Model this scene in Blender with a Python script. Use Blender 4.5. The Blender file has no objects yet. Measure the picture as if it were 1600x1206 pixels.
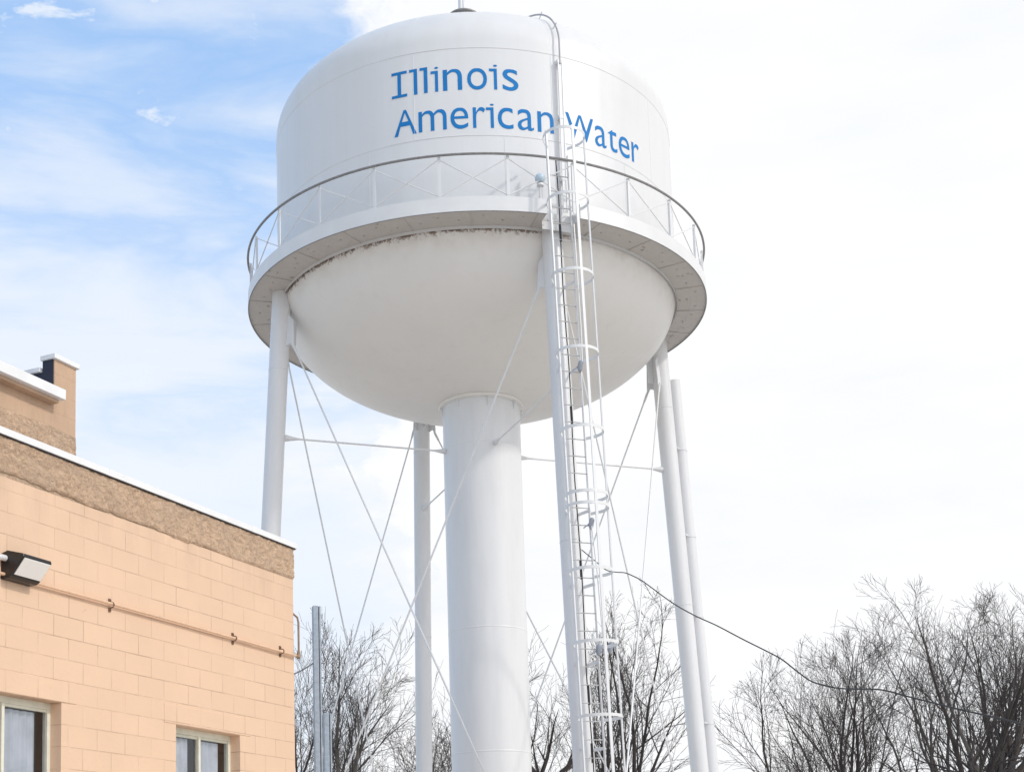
import bpy, bmesh, math, random
from mathutils import Vector, Matrix, noise
R = math.radians
S = bpy.context.scene
COL = S.collection

# ------------------------------------------------------------------ camera
cam_d = bpy.data.cameras.new("camera")
cam = bpy.data.objects.new("camera", cam_d)
COL.objects.link(cam)
S.camera = cam
cam_d.sensor_fit = 'HORIZONTAL'
cam_d.sensor_width = 36.0
cam_d.lens = 51.873
cam_d.shift_y = 525.13 / 1600.0            # view camera style rise: verticals stay almost upright
cam_d.clip_start = 0.1
cam_d.clip_end = 3000
fwd = Vector((0.01460326, 0.99128301, 0.13093795))
rgt = Vector((0.99944829, -0.01056429, -0.0314882))
upv = Vector((0.02983045, -0.13132554, 0.99089038))
m = Matrix((rgt, upv, -fwd)).transposed().to_4x4()
m.translation = Vector((0, -26.772, 1.7))
cam.matrix_world = m

# ------------------------------------------------------------------ world
SUN_EL, SUN_AZ = R(37), R(64)              # azimuth: degrees right of the direction towards the camera
sun_vec = Vector((math.sin(SUN_AZ) * math.cos(SUN_EL), -math.cos(SUN_AZ) * math.cos(SUN_EL), math.sin(SUN_EL)))
W = bpy.data.worlds.new("World")
S.world = W
W.use_nodes = True
nt = W.node_tree
N = nt.nodes
Lk = nt.links
N.clear()
def wn(t, **kw):
    n = N.new(t)
    for k, v in kw.items(): setattr(n, k, v)
    return n
def wmath(op, a, b=None, clamp=False):
    n = wn('ShaderNodeMath', operation=op, use_clamp=clamp)
    for i, v in enumerate((a, b)):
        if v is None: continue
        if isinstance(v, (int, float)): n.inputs[i].default_value = v
        else: Lk.new(v, n.inputs[i])
    return n.outputs[0]
def wrange(v, a, b, c=0.0, d=1.0, smooth=True):
    n = wn('ShaderNodeMapRange', interpolation_type='SMOOTHSTEP' if smooth else 'LINEAR')
    Lk.new(v, n.inputs[0])
    for i, x in enumerate((a, b, c, d)): n.inputs[i + 1].default_value = x
    return n.outputs[0]
sky = wn('ShaderNodeTexSky', sky_type='NISHITA')
sky.sun_disc = False
sky.sun_elevation = SUN_EL
sky.sun_rotation = math.pi - SUN_AZ
sky.air_density = 1.0; sky.dust_density = 1.2; sky.ozone_density = 1.0
bg_sky = wn('ShaderNodeBackground'); bg_sky.inputs[1].default_value = 0.15
bg_cloud = wn('ShaderNodeBackground'); bg_cloud.inputs[1].default_value = 1.0
Lk.new(sky.outputs[0], bg_sky.inputs[0])
tc = wn('ShaderNodeTexCoord')
sep = wn('ShaderNodeSeparateXYZ'); Lk.new(tc.outputs['Generated'], sep.inputs[0])
dx, dy, dz = sep.outputs
def wnoise(scale, detail, rough, sc=(1, 1, 1), loc=(0, 0, 0), dist=0.0):
    mp = wn('ShaderNodeMapping'); Lk.new(tc.outputs['Generated'], mp.inputs[0])
    mp.inputs['Scale'].default_value = sc; mp.inputs['Location'].default_value = loc
    n = wn('ShaderNodeTexNoise'); Lk.new(mp.outputs[0], n.inputs[0])
    n.inputs['Scale'].default_value = scale; n.inputs['Detail'].default_value = detail
    n.inputs['Roughness'].default_value = rough; n.inputs['Distortion'].default_value = dist
    return n.outputs[0]
n1 = wnoise(5.0, 8, .58, (1, 1, 1.9), (3.1, .4, 1.7), .35)
n2 = wnoise(22.0, 9, .62, (1, 1, 1.5), (.3, 5.4, .7), .5)
n3 = wnoise(4.5, 6, .55, (1, 1, 4.2), (7.2, 1.4, .2), .3)
# heavy white overcast towards the right and towards the horizon, broken thin cloud on the left
edge = wmath('ADD', dx, wmath('MULTIPLY', wmath('SUBTRACT', n1, .5), .26))
edge = wmath('ADD', edge, wmath('MULTIPLY', wmath('SUBTRACT', n2, .5), .12))
bank = wrange(edge, -.115, -.045)
low = wrange(wmath('ADD', dz, wmath('MULTIPLY', wmath('SUBTRACT', n3, .5), .75)), .54, .26)
puff = wmath('MULTIPLY', wrange(n2, .55, .69, 0, .8), wrange(dz, .42, .50))
wisp = wmath('ADD', wrange(n3, .46, .70, .0, .50), wrange(dz, .50, .36, .02, .40))
cov = wmath('MAXIMUM', bank, wmath('MULTIPLY', low, .92))
cov = wmath('MAXIMUM', cov, puff)
cov = wmath('MAXIMUM', cov, wisp)
# behind the camera the sky is open again with scattered cloud
behind = wrange(dy, .1, -.5)
cov_b = wrange(n1, .36, .60, .30, .95)
mixb = wn('ShaderNodeMix', data_type='FLOAT')
Lk.new(behind, mixb.inputs[0]); Lk.new(cov, mixb.inputs[2]); Lk.new(cov_b, mixb.inputs[3])
cov = mixb.outputs[0]
cov = wmath('MULTIPLY', cov, wrange(dx, -.80, -.42, .15, 1.0))  # cloud thinned in the unseen far left to weaken light from there
cr = wn('ShaderNodeValToRGB')
Lk.new(wmath('ADD', wmath('MULTIPLY', n1, .35), wmath('ADD', wmath('MULTIPLY', n3, .45), wmath('MULTIPLY', bank, .18))), cr.inputs[0])
cr.color_ramp.elements[0].position = .30; cr.color_ramp.elements[0].color = (.84, .90, .985, 1)
cr.color_ramp.elements[1].position = .74; cr.color_ramp.elements[1].color = (1.03, 1.035, 1.045, 1)
cr.color_ramp.elements.new(.56).color = (.965, .975, .995, 1)
Lk.new(cr.outputs[0], bg_cloud.inputs[0])
Lk.new(wmath('ADD', wrange(dy, .72, .25, .74, .52), wrange(dy, -.05, -.6, 0, .38)), bg_cloud.inputs[1])   # cloud dimmed at the unseen sides, raised behind the camera, to steer the light
# thin bright veil of high haze over the blue in front
bg_veil = wn('ShaderNodeBackground'); bg_veil.inputs[0].default_value = (.36, .57, .90, 1); bg_veil.inputs[1].default_value = 1.0
mv = wn('ShaderNodeMixShader')
Lk.new(wmath('MULTIPLY', wrange(dy, .0, .6), .55), mv.inputs[0]); Lk.new(bg_sky.outputs[0], mv.inputs[1]); Lk.new(bg_veil.outputs[0], mv.inputs[2])
mx = wn('ShaderNodeMixShader')
Lk.new(cov, mx.inputs[0]); Lk.new(mv.outputs[0], mx.inputs[1]); Lk.new(bg_cloud.outputs[0], mx.inputs[2])
wo = wn('ShaderNodeOutputWorld'); Lk.new(mx.outputs[0], wo.inputs[0])

# ------------------------------------------------------------------ sun
sd = bpy.data.lights.new("sun", 'SUN')
sd.energy = 1.05
sd.angle = R(3)
sd.color = (1.0, .945, .87)
sun = bpy.data.objects.new("sun", sd)
COL.objects.link(sun)
sun.rotation_euler = sun_vec.to_track_quat('Z', 'Y').to_euler()
sun.location = (20, -20, 30)

S.view_settings.view_transform = 'Standard'
S.view_settings.look = 'None'
S.view_settings.exposure = 0.46
S.view_settings.gamma = 1.0

# ------------------------------------------------------------------ materials
class NB:
    """small node builder on a fresh material"""
    def __init__(s, name, base=(.5, .5, .5), rough=.6, metal=0.0, spec=.5):
        s.m = bpy.data.materials.new(name); s.m.use_nodes = True
        s.t = s.m.node_tree; s.b = s.t.nodes['Principled BSDF']
        s.b.inputs['Base Color'].default_value = (*base, 1)
        s.b.inputs['Roughness'].default_value = rough
        s.b.inputs['Metallic'].default_value = metal
        s.b.inputs['Specular IOR Level'].default_value = spec
        s.tc = s.t.nodes.new('ShaderNodeTexCoord')
    def n(s, t, **kw):
        n = s.t.nodes.new(t)
        for k, v in kw.items(): setattr(n, k, v)
        return n
    def l(s, a, b): s.t.links.new(a, b)
    def noise(s, scale, detail=4, rough=.55, sc=(1, 1, 1), dist=0):
        mp = s.n('ShaderNodeMapping'); s.l(s.tc.outputs['Object'], mp.inputs[0]); mp.inputs['Scale'].default_value = sc
        n = s.n('ShaderNodeTexNoise'); s.l(mp.outputs[0], n.inputs[0])
        n.inputs['Scale'].default_value = scale; n.inputs['Detail'].default_value = detail
        n.inputs['Roughness'].default_value = rough; n.inputs['Distortion'].default_value = dist
        return n.outputs[0]
    def rng(s, v, a, b, c=0, d=1):
        n = s.n('ShaderNodeMapRange'); s.l(v, n.inputs[0])
        for i, x in enumerate((a, b, c, d)): n.inputs[i + 1].default_value = x
        return n.outputs[0]
    def math(s, op, a, b=None, clamp=False):
        n = s.n('ShaderNodeMath', operation=op, use_clamp=clamp)
        for i, v in enumerate((a, b)):
            if v is None: continue
            if isinstance(v, (int, float)): n.inputs[i].default_value = v
            else: s.l(v, n.inputs[i])
        return n.outputs[0]
    def mix(s, f, a, b):
        n = s.n('ShaderNodeMix', data_type='RGBA')
        if isinstance(f, (int, float)): n.inputs[0].default_value = f
        else: s.l(f, n.inputs[0])
        for i, v in ((6, a), (7, b)):
            if isinstance(v, tuple): n.inputs[i].default_value = (*v, 1)
            else: s.l(v, n.inputs[i])
        return n.outputs[2]
    def color(s, c): s.l(c, s.b.inputs['Base Color'])
    def bump(s, h, strength=.3, dist=.01):
        n = s.n('ShaderNodeBump'); n.inputs['Strength'].default_value = strength; n.inputs['Distance'].default_value = dist
        s.l(h, n.inputs['Height']); s.l(n.outputs[0], s.b.inputs['Normal']); return n
M = {}
def simple(key, base, rough=.6, metal=0.0, vary=.12, nscale=6, bump=0):
    k = NB(key, base, rough, metal)
    f = k.noise(nscale, 5)
    dark = tuple(c * (1 - vary) for c in base); lite = tuple(min(1, c * (1 + vary)) for c in base)
    k.color(k.mix(k.rng(f, .3, .7), dark, lite))
    if bump: k.bump(k.noise(nscale * 6, 4), bump, .004)
    M[key] = k.m
    return k
simple('white_paint', (.78, .79, .80), .38, vary=.03, nscale=3)
simple('pipe_grey', (.40, .40, .43), .5)
simple('rail_dark_grey', (.25, .245, .245), .5, vary=.2, nscale=20)  # dark grey carries the shaded underside of the handrail
simple('rung_paint', (.55, .55, .56), .5)
simple('black_cable', (.02, .02, .022), .5)
simple('dark_metal', (.10, .10, .105), .5, .3)
simple('galvanised', (.36, .42, .49), .5, .25, vary=.15, nscale=18)
simple('black_housing', (.012, .012, .014), .35)
simple('coping_metal', (.82, .83, .85), .4, vary=.04)
simple('membrane', (.018, .022, .045), .6)
simple('roofing', (.10, .10, .10), .9, bump=.3)
simple('frame_paint', (.74, .73, .62), .45, vary=.08, nscale=9)
simple('rusty_clamp', (.20, .12, .08), .75, vary=.3, nscale=60)
simple('curtain', (.56, .57, .61), .9, vary=.12, nscale=5)
simple('interior_dark', (.05, .05, .055), .9)
simple('conduit_paint', (.74, .51, .35), .5, vary=.1, nscale=20)
simple('conduit_end', (.30, .21, .15), .6, vary=.2, nscale=20)
simple('insulator', (.33, .36, .42), .35)
simple('lamp_globe', (.50, .62, .72), .15)
simple('lettering_blue', (.016, .205, .55), .6, vary=.04).b.inputs['Specular IOR Level'].default_value = .2

# tank shell: off-white gloss paint with faint runs and chalking
k = NB('tank_paint', (.78, .79, .8), .34)
streak = k.noise(3.2, 5, .6, (1.0, 1.0, .06))
blot = k.noise(.9, 6, .6)
c = k.mix(k.rng(streak, .42, .75), (.775, .785, .80), (.74, .748, .755))
c = k.mix(k.rng(blot, .5, .8, 0, .35), c, (.72, .735, .74))
k.color(c); k.l(k.rng(k.noise(2.0, 4), .3, .7, .28, .45), k.b.inputs['Roughness'])
k.bump(k.noise(1.1, 2), .12, .03)
M['tank_paint'] = k.m

# bowl underside paint: slightly warmer, rust specks just under the balcony
k = NB('bowl_paint', (.74, .72, .70), .42)
sepn = k.n('ShaderNodeSeparateXYZ'); k.l(k.tc.outputs['Object'], sepn.inputs[0])
z = sepn.outputs[2]
blot = k.noise(1.2, 6, .6)
c = k.mix(k.rng(blot, .4, .75, 0, .5), (.86, .845, .83), (.81, .79, .77))
c = k.mix(k.rng(k.noise(5.0, 6, .6, (1, 1, .12)), .55, .85, 0, .25), c, (.66, .62, .58))
band = k.rng(z, 12.84, 12.95)
speck = k.rng(k.math('ADD', k.noise(13, 7, .75), k.math('MULTIPLY', band, .16)), .60, .68)
side = k.rng(sepn.outputs[0], 2.2, 1.0)
c = k.mix(k.math('MULTIPLY', k.math('MULTIPLY', speck, band), side), c, (.22, .155, .12))
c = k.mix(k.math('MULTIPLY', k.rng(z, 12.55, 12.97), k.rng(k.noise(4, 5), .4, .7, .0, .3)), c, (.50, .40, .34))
k.color(c); M['bowl_paint'] = k.m

# balcony underside: dirty paint with rust blooms
k = NB('balcony_paint', (.68, .68, .67), .6)
f = k.noise(7, 7, .65)
c = k.mix(k.rng(f, .42, .75, 0, .35), (.58, .55, .525), (.46, .43, .40))
v = k.noise(5.5, 3, .5)
c = k.mix(k.rng(v, .69, .74, 0, .8), c, (.30, .21, .16))
c = k.mix(k.rng(k.noise(26, 4), .64, .70, 0, .7), c, (.30, .23, .19))
k.color(c); M['balcony_paint'] = k.m

# leg paint
k = NB('leg_paint', (.77, .78, .80), .36)
c = k.mix(k.rng(k.noise(4, 5, .6, (1, 1, .15)), .45, .8, 0, .6), (.775, .785, .805), (.66, .67, .69))
k.color(c); k.bump(k.noise(14, 3), .05, .01); M['leg_paint'] = k.m

# painted concrete block
def block_mat(name, base, joint, rough_amt):
    k = NB(name, base, .72)
    sp = k.n('ShaderNodeSeparateXYZ'); k.l(k.tc.outputs['Object'], sp.inputs[0])
    cb = k.n('ShaderNodeCombineXYZ'); k.l(sp.outputs[0], cb.inputs[0])
    k.l(k.math('ADD', sp.outputs[2], -3.797 + 40 * .2032), cb.inputs[1])
    br = k.n('ShaderNodeTexBrick'); k.l(cb.outputs[0], br.inputs[0])
    br.inputs['Scale'].default_value = 1.0; br.inputs['Brick Width'].default_value = .4064
    br.inputs['Row Height'].default_value = .2032; br.inputs['Mortar Size'].default_value = .0055
    br.inputs['Mortar Smooth'].default_value = .35
    br.inputs['Color1'].default_value = (1, 1, 1, 1); br.inputs['Color2'].default_value = (0, 0, 0, 1)
    n_big = k.noise(1.3, 6, .6); n_f = k.noise(38, 6, .7)
    c = k.mix(k.rng(n_big, .35, .7, 0, .5), base, tuple(x * .88 for x in base))
    c = k.mix(k.rng(br.outputs[0], 0, 1, 0, .35), c, tuple(x * .9 for x in base))
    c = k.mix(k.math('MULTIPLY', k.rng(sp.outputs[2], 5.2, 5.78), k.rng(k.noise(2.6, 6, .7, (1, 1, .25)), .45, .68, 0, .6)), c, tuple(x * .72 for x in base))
    c = k.mix(k.rng(k.noise(6.5, 6, .75), .66, .71, 0, .7), c, (base[0] * .62, base[1] * .52, base[2] * .45))
    c = k.mix(k.rng(n_f, .58, .78, 0, .35), c, tuple(x * .74 for x in base))
    fade = k.rng(k.noise(1.7, 5, .65), .40, .62, .0, .9)
    c = k.mix(k.math('MULTIPLY', br.outputs[1], fade), c, joint)
    k.color(c)
    h = k.math('ADD', k.math('MULTIPLY', br.outputs[1], -.55), k.math('MULTIPLY', k.noise(60, 5, .7), .22 + rough_amt))
    h = k.math('ADD', h, k.math('MULTIPLY', k.noise(9, 4, .6), .5))
    k.bump(h, .55, .012)
    M[name] = k.m
block_mat('block_wall', (.80, .565, .40), (.50, .34, .235), .1)
block_mat('block_upper', (.60, .415, .285), (.52, .36, .25), .4)
# spalled parging: coarse stucco with worn dark aggregate
k = NB('rough_stucco', (.6, .42, .28), .9)
f1 = k.noise(11, 9, .80, (1, 1, 1.6), 1.2)
f2 = k.noise(3.2, 5, .6)
c = k.mix(k.rng(f1, .44, .60), (.97, .70, .49), (.63, .43, .29))
c = k.mix(k.rng(f2, .45, .7, 0, .5), c, (.62, .46, .34))
c = k.mix(k.rng(k.noise(60, 4, .7), .62, .72, 0, .7), c, (.30, .20, .14))
c = k.mix(k.rng(k.noise(1.1, 6, .7, (1, 1, 2)), .50, .66, 0, .55), c, (.80, .60, .44))
k.color(c); k.bump(k.math('ADD', k.noise(30, 8, .75), k.math('MULTIPLY', f1, 1.2)), 1.0, .035)
M['rough_stucco'] = k.m
# window glass: clear sheet with reflections
k = NB('window_glass', (.8, .85, .9), .05)
tr = k.n('ShaderNodeBsdfTransparent'); tr.inputs[0].default_value = (.93, .95, .97, 1)
gl = k.n('ShaderNodeBsdfGlossy'); gl.inputs['Roughness'].default_value = .03
fr = k.n('ShaderNodeLayerWeight'); fr.inputs[0].default_value = .5
ms = k.n('ShaderNodeMixShader'); k.l(k.math('ADD', k.math('MULTIPLY', k.math('POWER', fr.outputs[1], 3.0), .45), .05), ms.inputs[0]); k.l(tr.outputs[0], ms.inputs[1]); k.l(gl.outputs[0], ms.inputs[2])
k.l(ms.outputs[0], k.t.nodes['Material Output'].inputs[0]); M['window_glass'] = k.m
# floodlight lens: prismatic frosted glass over a white reflector
k = NB('lamp_lens', (.97, .975, .96), .3)
wv = k.n('ShaderNodeTexWave'); wv.inputs['Scale'].default_value = 26; k.l(k.tc.outputs['Object'], wv.inputs[0])
k.bump(wv.outputs[1], .5, .004); M['lamp_lens'] = k.m
# bark
def bark(name, a, b):
    k = NB(name, a, .9)
    k.color(k.mix(k.rng(k.noise(2.5, 6, .6, (1, 1, .3)), .35, .7), a, b)); k.bump(k.noise(14, 5, .7, (1, 1, .25)), .6, .02); M[name] = k.m
bark('bark_dark', (.03, .025, .024), (.07, .056, .05))
bark('bark_grey', (.08, .07, .066), (.16, .142, .13))
bark('twig', (.042, .035, .033), (.09, .076, .072))
# ground: gravel and dormant grass, out of view, paled to bounce light upward
k = NB('ground', (.38, .35, .3), .95)
g1 = k.noise(.09, 6, .6); g2 = k.noise(9, 8, .75)
c = k.mix(k.rng(g2, .35, .7), (.71, .67, .62), (.58, .54, .49))
gr = k.mix(k.rng(g2, .35, .7), (.40, .365, .26), (.30, .28, .19))
k.color(k.mix(k.rng(g1, .52, .60), c, gr)); k.bump(g2, .6, .03); M['ground'] = k.m

# ------------------------------------------------------------------ mesh helpers
class MB:
    def __init__(s): s.v = []; s.f = []; s.m = []; s.mi = 0
    def add(s, vs, fs):
        o = len(s.v); s.v += [tuple(v) for v in vs]; s.f += [tuple(i + o for i in f) for f in fs]; s.m += [s.mi] * len(fs)
    def box(s, lo, hi, M4=None):
        x0, y0, z0 = lo; x1, y1, z1 = hi
        v = [Vector(p) for p in ((x0, y0, z0), (x1, y0, z0), (x1, y1, z0), (x0, y1, z0), (x0, y0, z1), (x1, y0, z1), (x1, y1, z1), (x0, y1, z1))]
        if M4: v = [M4 @ p for p in v]
        s.add(v, ((0, 3, 2, 1), (4, 5, 6, 7), (0, 1, 5, 4), (1, 2, 6, 5), (2, 3, 7, 6), (3, 0, 4, 7)))
    def tube(s, pts, r, n=8, cap=True):
        pts = [Vector(p) for p in pts]
        rs = r if isinstance(r, (list, tuple)) else [r] * len(pts)
        t0 = (pts[1] - pts[0]).normalized()
        a = t0.cross(Vector((0, 0, 1)) if abs(t0.z) < .9 else Vector((1, 0, 0))).normalized()
        vs = []
        for i, p in enumerate(pts):
            t = (pts[min(i + 1, len(pts) - 1)] - pts[max(i - 1, 0)])
            t = t.normalized() if t.length > 1e-9 else t0
            a = (a - t * a.dot(t))
            a = a.normalized() if a.length > 1e-6 else t.orthogonal().normalized()
            b = t.cross(a)
            for j in range(n):
                w = 2 * math.pi * j / n
                vs.append(p + (a * math.cos(w) + b * math.sin(w)) * rs[i])
        fs = []
        for i in range(len(pts) - 1):
            for j in range(n):
                k2 = (j + 1) % n
                fs.append((i * n + j, i * n + k2, (i + 1) * n + k2, (i + 1) * n + j))
        if cap:
            fs.append(tuple(range(n - 1, -1, -1))); fs.append(tuple((len(pts) - 1) * n + j for j in range(n)))
        s.add(vs, fs)
    def lathe(s, prof, n=128, a0=0.0, a1=2 * math.pi, close=True):
        full = abs(a1 - a0 - 2 * math.pi) < 1e-6
        m_ = n if full else n + 1
        vs = []
        for r, z in prof:
            for j in range(m_):
                w = a0 + (a1 - a0) * j / n
                vs.append((r * math.sin(w), -r * math.cos(w), z))
        fs = []
        for i in range(len(prof) - 1):
            for j in range(n):
                k2 = (j + 1) % m_ if full else j + 1
                fs.append((i * m_ + j, i * m_ + k2, (i + 1) * m_ + k2, (i + 1) * m_ + j))
        s.add(vs, fs)
    def ngon(s, pts, thick):
        """flat plate: polygon extruded by the vector thick (centred)"""
        pts = [Vector(p) for p in pts]; h = Vector(thick) * .5; n = len(pts)
        vs = [p - h for p in pts] + [p + h for p in pts]
        fs = [tuple(range(n - 1, -1, -1)), tuple(range(n, 2 * n))] + [(i, (i + 1) % n, n + (i + 1) % n, n + i) for i in range(n)]
        s.add(vs, fs)
    def build(s, name, mat, parent=None, smooth=True, angle=35, mats=None):
        me = bpy.data.meshes.new(name)
        me.from_pydata(s.v, [], s.f)
        for q in (mats or [mat]): me.materials.append(M[q])
        if mats: me.polygons.foreach_set('material_index', s.m)
        me.polygons.foreach_set('use_smooth', [smooth] * len(me.polygons))
        bm = bmesh.new(); bm.from_mesh(me); bmesh.ops.recalc_face_normals(bm, faces=bm.faces); bm.to_mesh(me); bm.free()
        if smooth: me.set_sharp_from_angle(angle=R(angle))
        me.update()
        o = bpy.data.objects.new(name, me); COL.objects.link(o)
        if parent: o.parent = parent
        return o
def bevel(o, w=.005, seg=2):
    md = o.modifiers.new('bevel', 'BEVEL'); md.width = w; md.segments = seg; md.limit_method = 'ANGLE'; md.angle_limit = R(40)
    return o
def empty(name, loc=(0, 0, 0), rz=0.0):
    o = bpy.data.objects.new(name, None); COL.objects.link(o); o.location = loc; o.rotation_euler = (0, 0, rz); return o
def tag(o, label=None, cat=None, group=None, kind=None):
    if label: o['label'] = label
    if cat: o['category'] = cat
    if group: o['group'] = group
    if kind: o['kind'] = kind
    return o
def rad(az, r, z):
    return Vector((r * math.sin(az), -r * math.cos(az), z))

# ------------------------------------------------------------------ ground
g = MB()
nn = 40
for i in range(nn + 1):
    for j in range(nn + 1):
        x = -600 + 1200 * i / nn; y = -400 + 1200 * j / nn
        g.v.append((x, y, 0.0))
for i in range(nn):
    for j in range(nn):
        a = i * (nn + 1) + j
        g.f.append((a, a + nn + 1, a + nn + 2, a + 1)); g.m.append(0)
tag(g.build('ground', 'ground', smooth=False), kind='structure')

# ------------------------------------------------------------------ water tower
PHI = 0.342468
RT = 3.752
tower = tag(empty('water_tower'), 'tall white elevated water tower with blue lettering on four splayed legs', 'water tower')
def leg_pt(k, z, off=0.0, tang=0.0):
    a = PHI + math.pi / 2 * k
    r = 3.76117 + .0554648 * (13 - z) + off
    p = rad(a, r, z)
    return p + Vector((math.cos(a), math.sin(a), 0)) * tang

# tank: cylinder with domed roof
mb = MB()
prof = [(RT, 12.95), (RT, 13.6), (RT, 14.55), (RT, 15.4), (RT, 16.14), (RT, 16.30)]
Z0, HD = 16.34, 1.55
for i in range(0, 41):
    t = math.pi / 2 * i / 40
    prof.append((max(RT * math.cos(t), .02), Z0 + HD * math.sin(t)))
mb.lathe(prof, 160)
for zz in (14.5804, 16.1447):                                   # weld beads
    mb.lathe([(RT - .004, zz - .014), (RT + .005, zz - .006), (RT + .006, zz + .006), (RT - .004, zz + .014)], 160)
for i in range(10):
    a = R(-64 + 36 * i)
    for (za, zb) in ((13.2, 14.56), (14.6, 16.12)):
        aa = a if za < 14 else a + R(13)
        mb.tube([rad(aa, RT - .001, za), rad(aa, RT - .001, zb)], .0055, 5)
    pts = [rad(a + R(13), RT * math.cos(t) - .001, Z0 + HD * math.sin(t)) for t in [math.pi / 2 * q / 24 for q in range(0, 23)]]
    mb.tube(pts, .004, 4)
tank = mb.build('tank', 'tank_paint', tower, angle=50)

# lettering wrapped round the shell
def glyph(ch):
    cu = bpy.data.curves.new('glyph', 'FONT'); cu.body = ch; cu.size = 1.0; cu.resolution_u = 6; cu.offset = .004 if ch in 'AW' else -.002
    o = bpy.data.objects.new('glyph', cu); COL.objects.link(o)
    dg = bpy.context.evaluated_depsgraph_get(); dg.update()
    me = bpy.data.meshes.new_from_object(o.evaluated_get(dg))
    bpy.data.objects.remove(o); bpy.data.curves.remove(cu)
    return me
CAPS = .73; XH = .56
_g = glyph('H'); CAPS = max(v.co.y for v in _g.vertices)
_g = glyph('x'); XH = max(v.co.y for v in _g.vertices)
def lettering(rows, z_base, cap, xh, name):
    bm_all = bmesh.new()
    for idx, (ch, a0, a1) in enumerate(rows):
        me = glyph(ch)
        bm = bmesh.new(); bm.from_mesh(me)
        xs = [v.co.x for v in bm.verts]; x0, x1 = min(xs), max(xs)
        w = R(a1 - a0) * RT
        serif = ch in 'Ili'
        for v in bm.verts:
            y = v.co.y
            if y <= XH: zz = y / XH * xh
            else: zz = xh + (y - XH) / (CAPS - XH) * (cap - xh)
            if ch in 'Ii' or ch == 'l':
                sw = .064                                            # stem width
                if ch == 'I': xa = (w - sw) / 2
                else: xa = w - sw
                xx = xa + (v.co.x - x0) / (x1 - x0) * sw
            else:
                xx = (v.co.x - x0) / (x1 - x0) * w
            v.co = Vector((xx, 0, zz))
        def bar(xa, xb, za, zb):
            vs = [bm.verts.new((x, .0012, z)) for x, z in ((xa, za), (xb, za), (xb, zb), (xa, zb))]
            bm.faces.new(vs)
        t = .05
        if ch == 'I': bar(0, w, 0, t); bar(0, w, cap - t, cap)
        if ch == 'l': bar(0, w - .03, cap - t, cap - .002)
        if ch == 'i': bar(0, w - .03, xh - t, xh - .002)
        n = max(2, int(w / .04))
        for q in range(1, n):
            geom = bm.verts[:] + bm.edges[:] + bm.faces[:]
            bmesh.ops.bisect_plane(bm, geom=geom, plane_co=(w * q / n, 0, 0), plane_no=(1, 0, 0))
        for v in bm.verts:
            a = R(a0) + v.co.x / RT
            v.co = rad(a, RT + .0035 + v.co.y + .0001 * idx, z_base + v.co.z)
        tmp = bpy.data.meshes.new('t'); bm.to_mesh(tmp); bm.free(); bm_all.from_mesh(tmp); bpy.data.meshes.remove(tmp)
    bmesh.ops.remove_doubles(bm_all, verts=bm_all.verts, dist=.00005)
    # give the paint film a thickness so that it is not a bare sheet
    me = bpy.data.meshes.new(name); bm_all.to_mesh(me); bm_all.free()
    me.materials.append(M['lettering_blue'])
    o = bpy.data.objects.new(name, me); COL.objects.link(o); o.parent = tank
    return o
row1 = [('I', -20.98, -16.74), ('l', -16.1, -13.97), ('l', -13.3, -11.26), ('i', -10.4, -8.42), ('n', -7.26, -2.35), ('o', -1.04, 4.02), ('i', 4.6, 6.67), ('s', 8.0, 12.1)]
row2 = [('A', -20.51, -14.42), ('m', -13.89, -6.57), ('e', -5.58, -1.02), ('r', .13, 3.3), ('i', 3.5, 5.52), ('c', 6.48, 10.45), ('a', 11.59, 15.84), ('n', 16.86, 21.28), ('W', 24.73, 33.27), ('a', 33.7, 37.53), ('t', 38.19, 41.5), ('e', 42.15, 46.48), ('r', 47.43, 50.76)]
lettering(row1, 15.393, .462, .375, 'lettering')
lettering(row2, 14.708, .446, .366, 'lettering')

# roof hatch and vent mast near the crown
VX, VY = -.10, -2.05
mb = MB()
mb.lathe([(.02, 17.80), (.24, 17.80), (.285, 17.795), (.285, 17.77), (.26, 17.765), (.26, 17.5)], 32)
mb.v = [(v[0] + VX, v[1] + VY, v[2]) for v in mb.v]
vent = mb.build('roof_hatch', 'rail_dark_grey', tower)
mb = MB()
mb.tube([(VX - .05, VY - .02, 17.6), (VX - .05, VY - .02, 18.9)], .045, 12); mb.tube([(VX + .0, VY - .04, 17.6), (VX + .0, VY - .04, 18.3)], .022, 8)
mb.build('vent_mast', 'leg_paint', vent)

# bowl
mb = MB()
prof = []
for i in range(0, 49):
    t = math.pi / 2 * i / 48
    prof.append((max((RT - .012) * math.cos(t), .5), 13.2 - 2.0 * math.sin(t)))
prof = [p for p in prof if p[0] > .55]
mb.lathe(prof, 160)
for zz in (12.35,):
    rr = RT * math.sqrt(1 - ((13.2 - zz) / 2) ** 2)
bowl = mb.build('bowl', 'bowl_paint', tower)
# riser with collar flange
mb = MB()
mb.lathe([(.728, 0), (.728, 8.86), (.728, 11.5)], 72)
for zz in (2.4, 4.65, 6.9, 10.35):
    mb.lathe([(.726, zz - .02), (.732, zz - .008), (.732, zz + .008), (.726, zz + .02)], 72)
riser = mb.build('riser', 'leg_paint', tower)
mb = MB()
mb.lathe([(.73, 11.18), (.79, 11.19), (.805, 11.205), (.805, 11.225), (.79, 11.245), (.76, 11.30)], 72)
mb.build('collar', 'bowl_paint', riser)
mb = MB()
for i in range(8):
    a = R(10 + 45 * i); mb = MB()
    mb.ngon([rad(a, .725, 11.0), rad(a, .785, 11.18), rad(a, .725, 11.18)], Vector((math.cos(a), math.sin(a), 0)) * .015)
    mb.build('collar_lug', 'leg_paint', riser)
mb = MB()
mb.lathe([(.73, 0), (1.15, 0), (1.15, .25), (1.1, .3), (.73, .3)], 48)
mb.build('riser_footing', 'ground', riser)

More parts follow.
